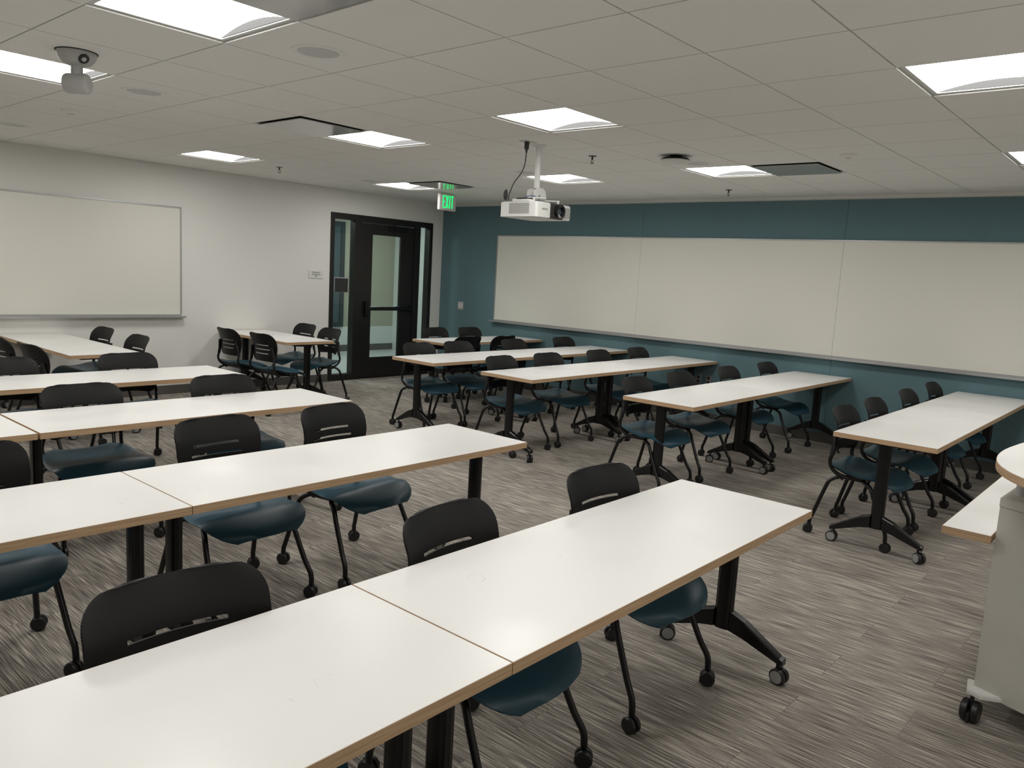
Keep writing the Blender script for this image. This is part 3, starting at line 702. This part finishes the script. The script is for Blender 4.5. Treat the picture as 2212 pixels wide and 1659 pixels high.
    for s in (-1, 1):
        bm = nb(); tube(bm, smooth_path([(s*.188, .160, .650), (s*.205, .153, .57), (s*.213, .166, .504), (s*.210, .145, .448), (s*.200, .085, .412), (s*.185, 0, .404), (s*.175, -.06, .402)], 5), .0125, 10, .8)
        obj('back_arm', bm, M['frame'], t, True, 60)
        bm = nb(); tube(bm, smooth_path([(s*.172, .166, .70), (s*.184, .160, .66), (s*.198, .154, .60), (s*.209, .158, .545)], 5), .0165, 10, .65); obj('arm_sleeve', bm, M['back'], t, True, 60)
        # front leg
        bm = nb(); tube(bm, smooth_path([(s*.150, -.02, .400), (s*.200, -.06, .396), (s*.222, -.105, .372), (s*.232, -.135, .31), (s*.246, -.195, .18), (s*.256, -.232, .115), (s*.258, -.238, .060)], 6), .0125, 10); lg = obj('leg', bm, M['frame'], t, True, 60)
        an = (.5 if s > 0 else -.15)
        bm = caster_bm((s*.258-.010, -.245), .0305, .046, an, .066, (s*.258, -.238)); obj('caster', bm, M['wheel'], lg, True, 30)
        # rear leg
        bm = nb(); tube(bm, smooth_path([(s*.150, .04, .400), (s*.195, .095, .405), (s*.218, .148, .375), (s*.228, .172, .32), (s*.248, .228, .13), (s*.252, .240, .095), (s*.254, .242, .060)], 6), .0125, 10); lg = obj('leg', bm, M['frame'], t, True, 60)
        an = (1.1 if s > 0 else .3)
        bm = caster_bm((s*.254+.008, .250), .0305, .046, an, .066, (s*.254, .242)); obj('caster', bm, M['wheel'], lg, True, 30)
    bm = nb(); tube(bm, [Vector((-.152, -.02, .398)), Vector((.152, -.02, .398))], .011, 10); tube(bm, [Vector((-.152, .04, .398)), Vector((.152, .04, .398))], .011, 10)
    for s in (-1, 1): lathe(bm, [(0, s*.170), (.016, s*.170), (.018, s*.190), (.012, s*.20), (0, s*.20)], c=(0, .085, .402), n=14, axis='X')
    obj('under_frame', bm, M['frame'], t, True, 40)
    return t
G1 = 'chairs at the left block of tables'; G2 = 'chairs at the right block of tables'; G3 = 'chairs at the table under the whiteboard'; G4 = 'chairs at the table beside the door'; G5 = 'chairs at the back corner table'
B0 = 'black and teal chair, '
CH = [
 (.825, 1.562, -4, B0+'largest and nearest, at the front left table', G1), (1.742, 1.560, 5, B0+'middle one of three at the front row', G1), (2.575, 1.562, -3.5, B0+'rightmost one of three at the front row', G1),
 (.815, 3.275, -3, B0+'cut by the left edge, second row from the camera', G1), (1.860, 3.280, 3, B0+'middle one at the second row of the left block', G1), (2.535, 3.285, 6, B0+'right end of the second row of the left block', G1),
 (1.715, 4.54, 1, B0+'left one behind the third row table of the left block', G1), (2.560, 4.54, -2, B0+'right one behind the third row table of the left block', G1),
 (1.700, 5.885, 0, B0+'at the left edge behind the fourth row table', G1), (2.530, 5.885, 0, B0+'below the whiteboard, behind the right end of the fourth row table', G1),
 (5.415, 1.540, 0, B0+'aisle end of the nearest row in the right block', G2), (6.055, 1.540, 0, B0+'second from the aisle in the nearest row of the right block', G2),
 (6.920, 1.540, 0, B0+'third from the aisle in the nearest row of the right block', G2), (7.770, 1.550, 0, B0+'closest to the teal wall in the nearest right row', G2),
 (5.315, 3.125, 2, B0+'aisle end of the second row in the right block', G2), (6.010, 3.13, -2, B0+'second from the aisle in the second right row', G2),
 (6.930, 3.13, 1, B0+'third from the aisle in the second right row', G2), (7.800, 3.125, 0, B0+'closest to the teal wall in the second right row', G2),
 (5.370, 4.63, 2, B0+'aisle end of the third row in the right block', G2), (6.060, 4.635, -2, B0+'second from the aisle in the third right row', G2),
 (6.925, 4.63, 0, B0+'third from the aisle in the third right row', G2), (7.710, 4.63, 2, B0+'closest to the teal wall in the third right row', G2),
 (5.435, 5.84, 0, B0+'aisle end of the fourth row in the right block', G2), (6.005, 5.84, 0, B0+'second from the aisle in the fourth right row', G2),
 (6.920, 5.84, 0, B0+'third from the aisle in the fourth right row', G2), (7.900, 5.860, 0, B0+'closest to the teal wall in the fourth right row', G2),
 (7.120, 7.390, 0, B0+'behind the back corner table, in front of the door side glass', G5), (7.700, 7.330, 0, B0+'behind the back corner table, in front of the teal wall', G5),
 (6.660, 6.660, 178, B0+'turned from the camera, left of two at back corner table', G5), (7.220, 6.600, 182, B0+'turned from the camera, right of two at back corner table', G5),
 (3.030, 8.210, -88, B0+'facing left under the whiteboard, closer to the grey wall', G3), (3.010, 7.380, -90, B0+'facing left under the whiteboard, farther from the grey wall', G3),
 (2.325, 6.960, 96, B0+'seen from behind at table under the whiteboard, nearer one', G3), (2.295, 7.600, 92, B0+'at the left edge, beside the table under the whiteboard', G3),
 (4.575, 7.975, 90, B0+'left of the table beside the door, closer to the wall', G4), (4.620, 7.370, 93, B0+'left of the table beside the door, nearer the camera', G4),
 (5.470, 8.330, -90, B0+'right of the table beside the door, closer to the wall', G4), (5.390, 7.710, -92, B0+'right of the table beside the door, against the door frame', G4),
]
c0 = None
for x, y, a, lab, gr in CH:
    if c0 is None: c0 = make_chair(lab, gr, (x, y, 0), math.radians(a))
    else: dup(c0, (x, y, 0), math.radians(a), lab, gr)
# ------------------------------------------------------------------ lectern at the right edge
t = thing('lectern', 'grey rolling lectern with a white rounded top at the right edge', 'lectern', (3.385, .473, 0))
bm = nb(); pts = [(0, 0), (-.195, -.53), (.62, -.62), (.64, -.03)]
prism(bm, pts[::-1], .10, .835); obj('cabinet', bm, M['grey'], t)
bm = nb(); pts2 = [(-.002, .002), (-.197, -.533), (.622, -.624), (.643, -.028)]
prism(bm, pts2[::-1], .8365, .872, bev=.0015); obj('cabinet_top', bm, M['grey'], t)
bm = nb(); cyl(bm, (.105, -.055, .872), (.105, -.055, 1.0), .026, n=28); cyl(bm, (.5, -.3, .872), (.5, -.3, 1.0), .026, n=28); obj('post', bm, M['lgrey'], t, True)
cx, cy = .275, -.520; n = 72; pe = []; ra = math.radians(-7)
for k in range(n):
    a = 2*PI*k/n; e = .8; ca, sa = math.cos(a), math.sin(a)
    ex, ey = .80*math.copysign(abs(ca)**e, ca), .54*math.copysign(abs(sa)**e, sa)
    pe.append((cx+ex*math.cos(ra)-ey*math.sin(ra), cy+ex*math.sin(ra)+ey*math.cos(ra)))
bm = nb(); prism(bm, pe, 1.0, 1.028); obj('worksurface', bm, M['oak'], t, True, 40)['label'] = 'tan edge of the rounded top'
bm = nb(); prism(bm, [(cx+(p[0]-cx)*.998, cy+(p[1]-cy)*.998) for p in pe], 1.0282, 1.030); obj('white_top', bm, M['lam'], t)
bm = nb(); box(bm, -.040, 1.30, .008, .175, ZT-.031, ZT-.001); ss = obj('side_shelf', bm, M['oak'], t); ss['label'] = 'tan edged side shelf'
bm = nb(); box(bm, -.0385, 1.2985, .0095, .1735, ZT-.0009, ZT); obj('shelf_top', bm, M['lam'], ss)
bm = nb(); prism(bm, [(-.075, -.035), (-.055, .012), (.05, .03), (.06, -.06), (-.02, -.13)], .098, .118, bev=.004); obj('foot', bm, M['white'], t)
for k, (px_, py_) in enumerate(((-.060, -.010), (-.19, -.48), (.56, -.55), (.58, -.08))):
    bm = caster_bm((px_, py_), .042, .062, 1.5 if k == 0 else .3, .1, (px_, py_)); obj('caster', bm, M['wheel'], t, True, 30)
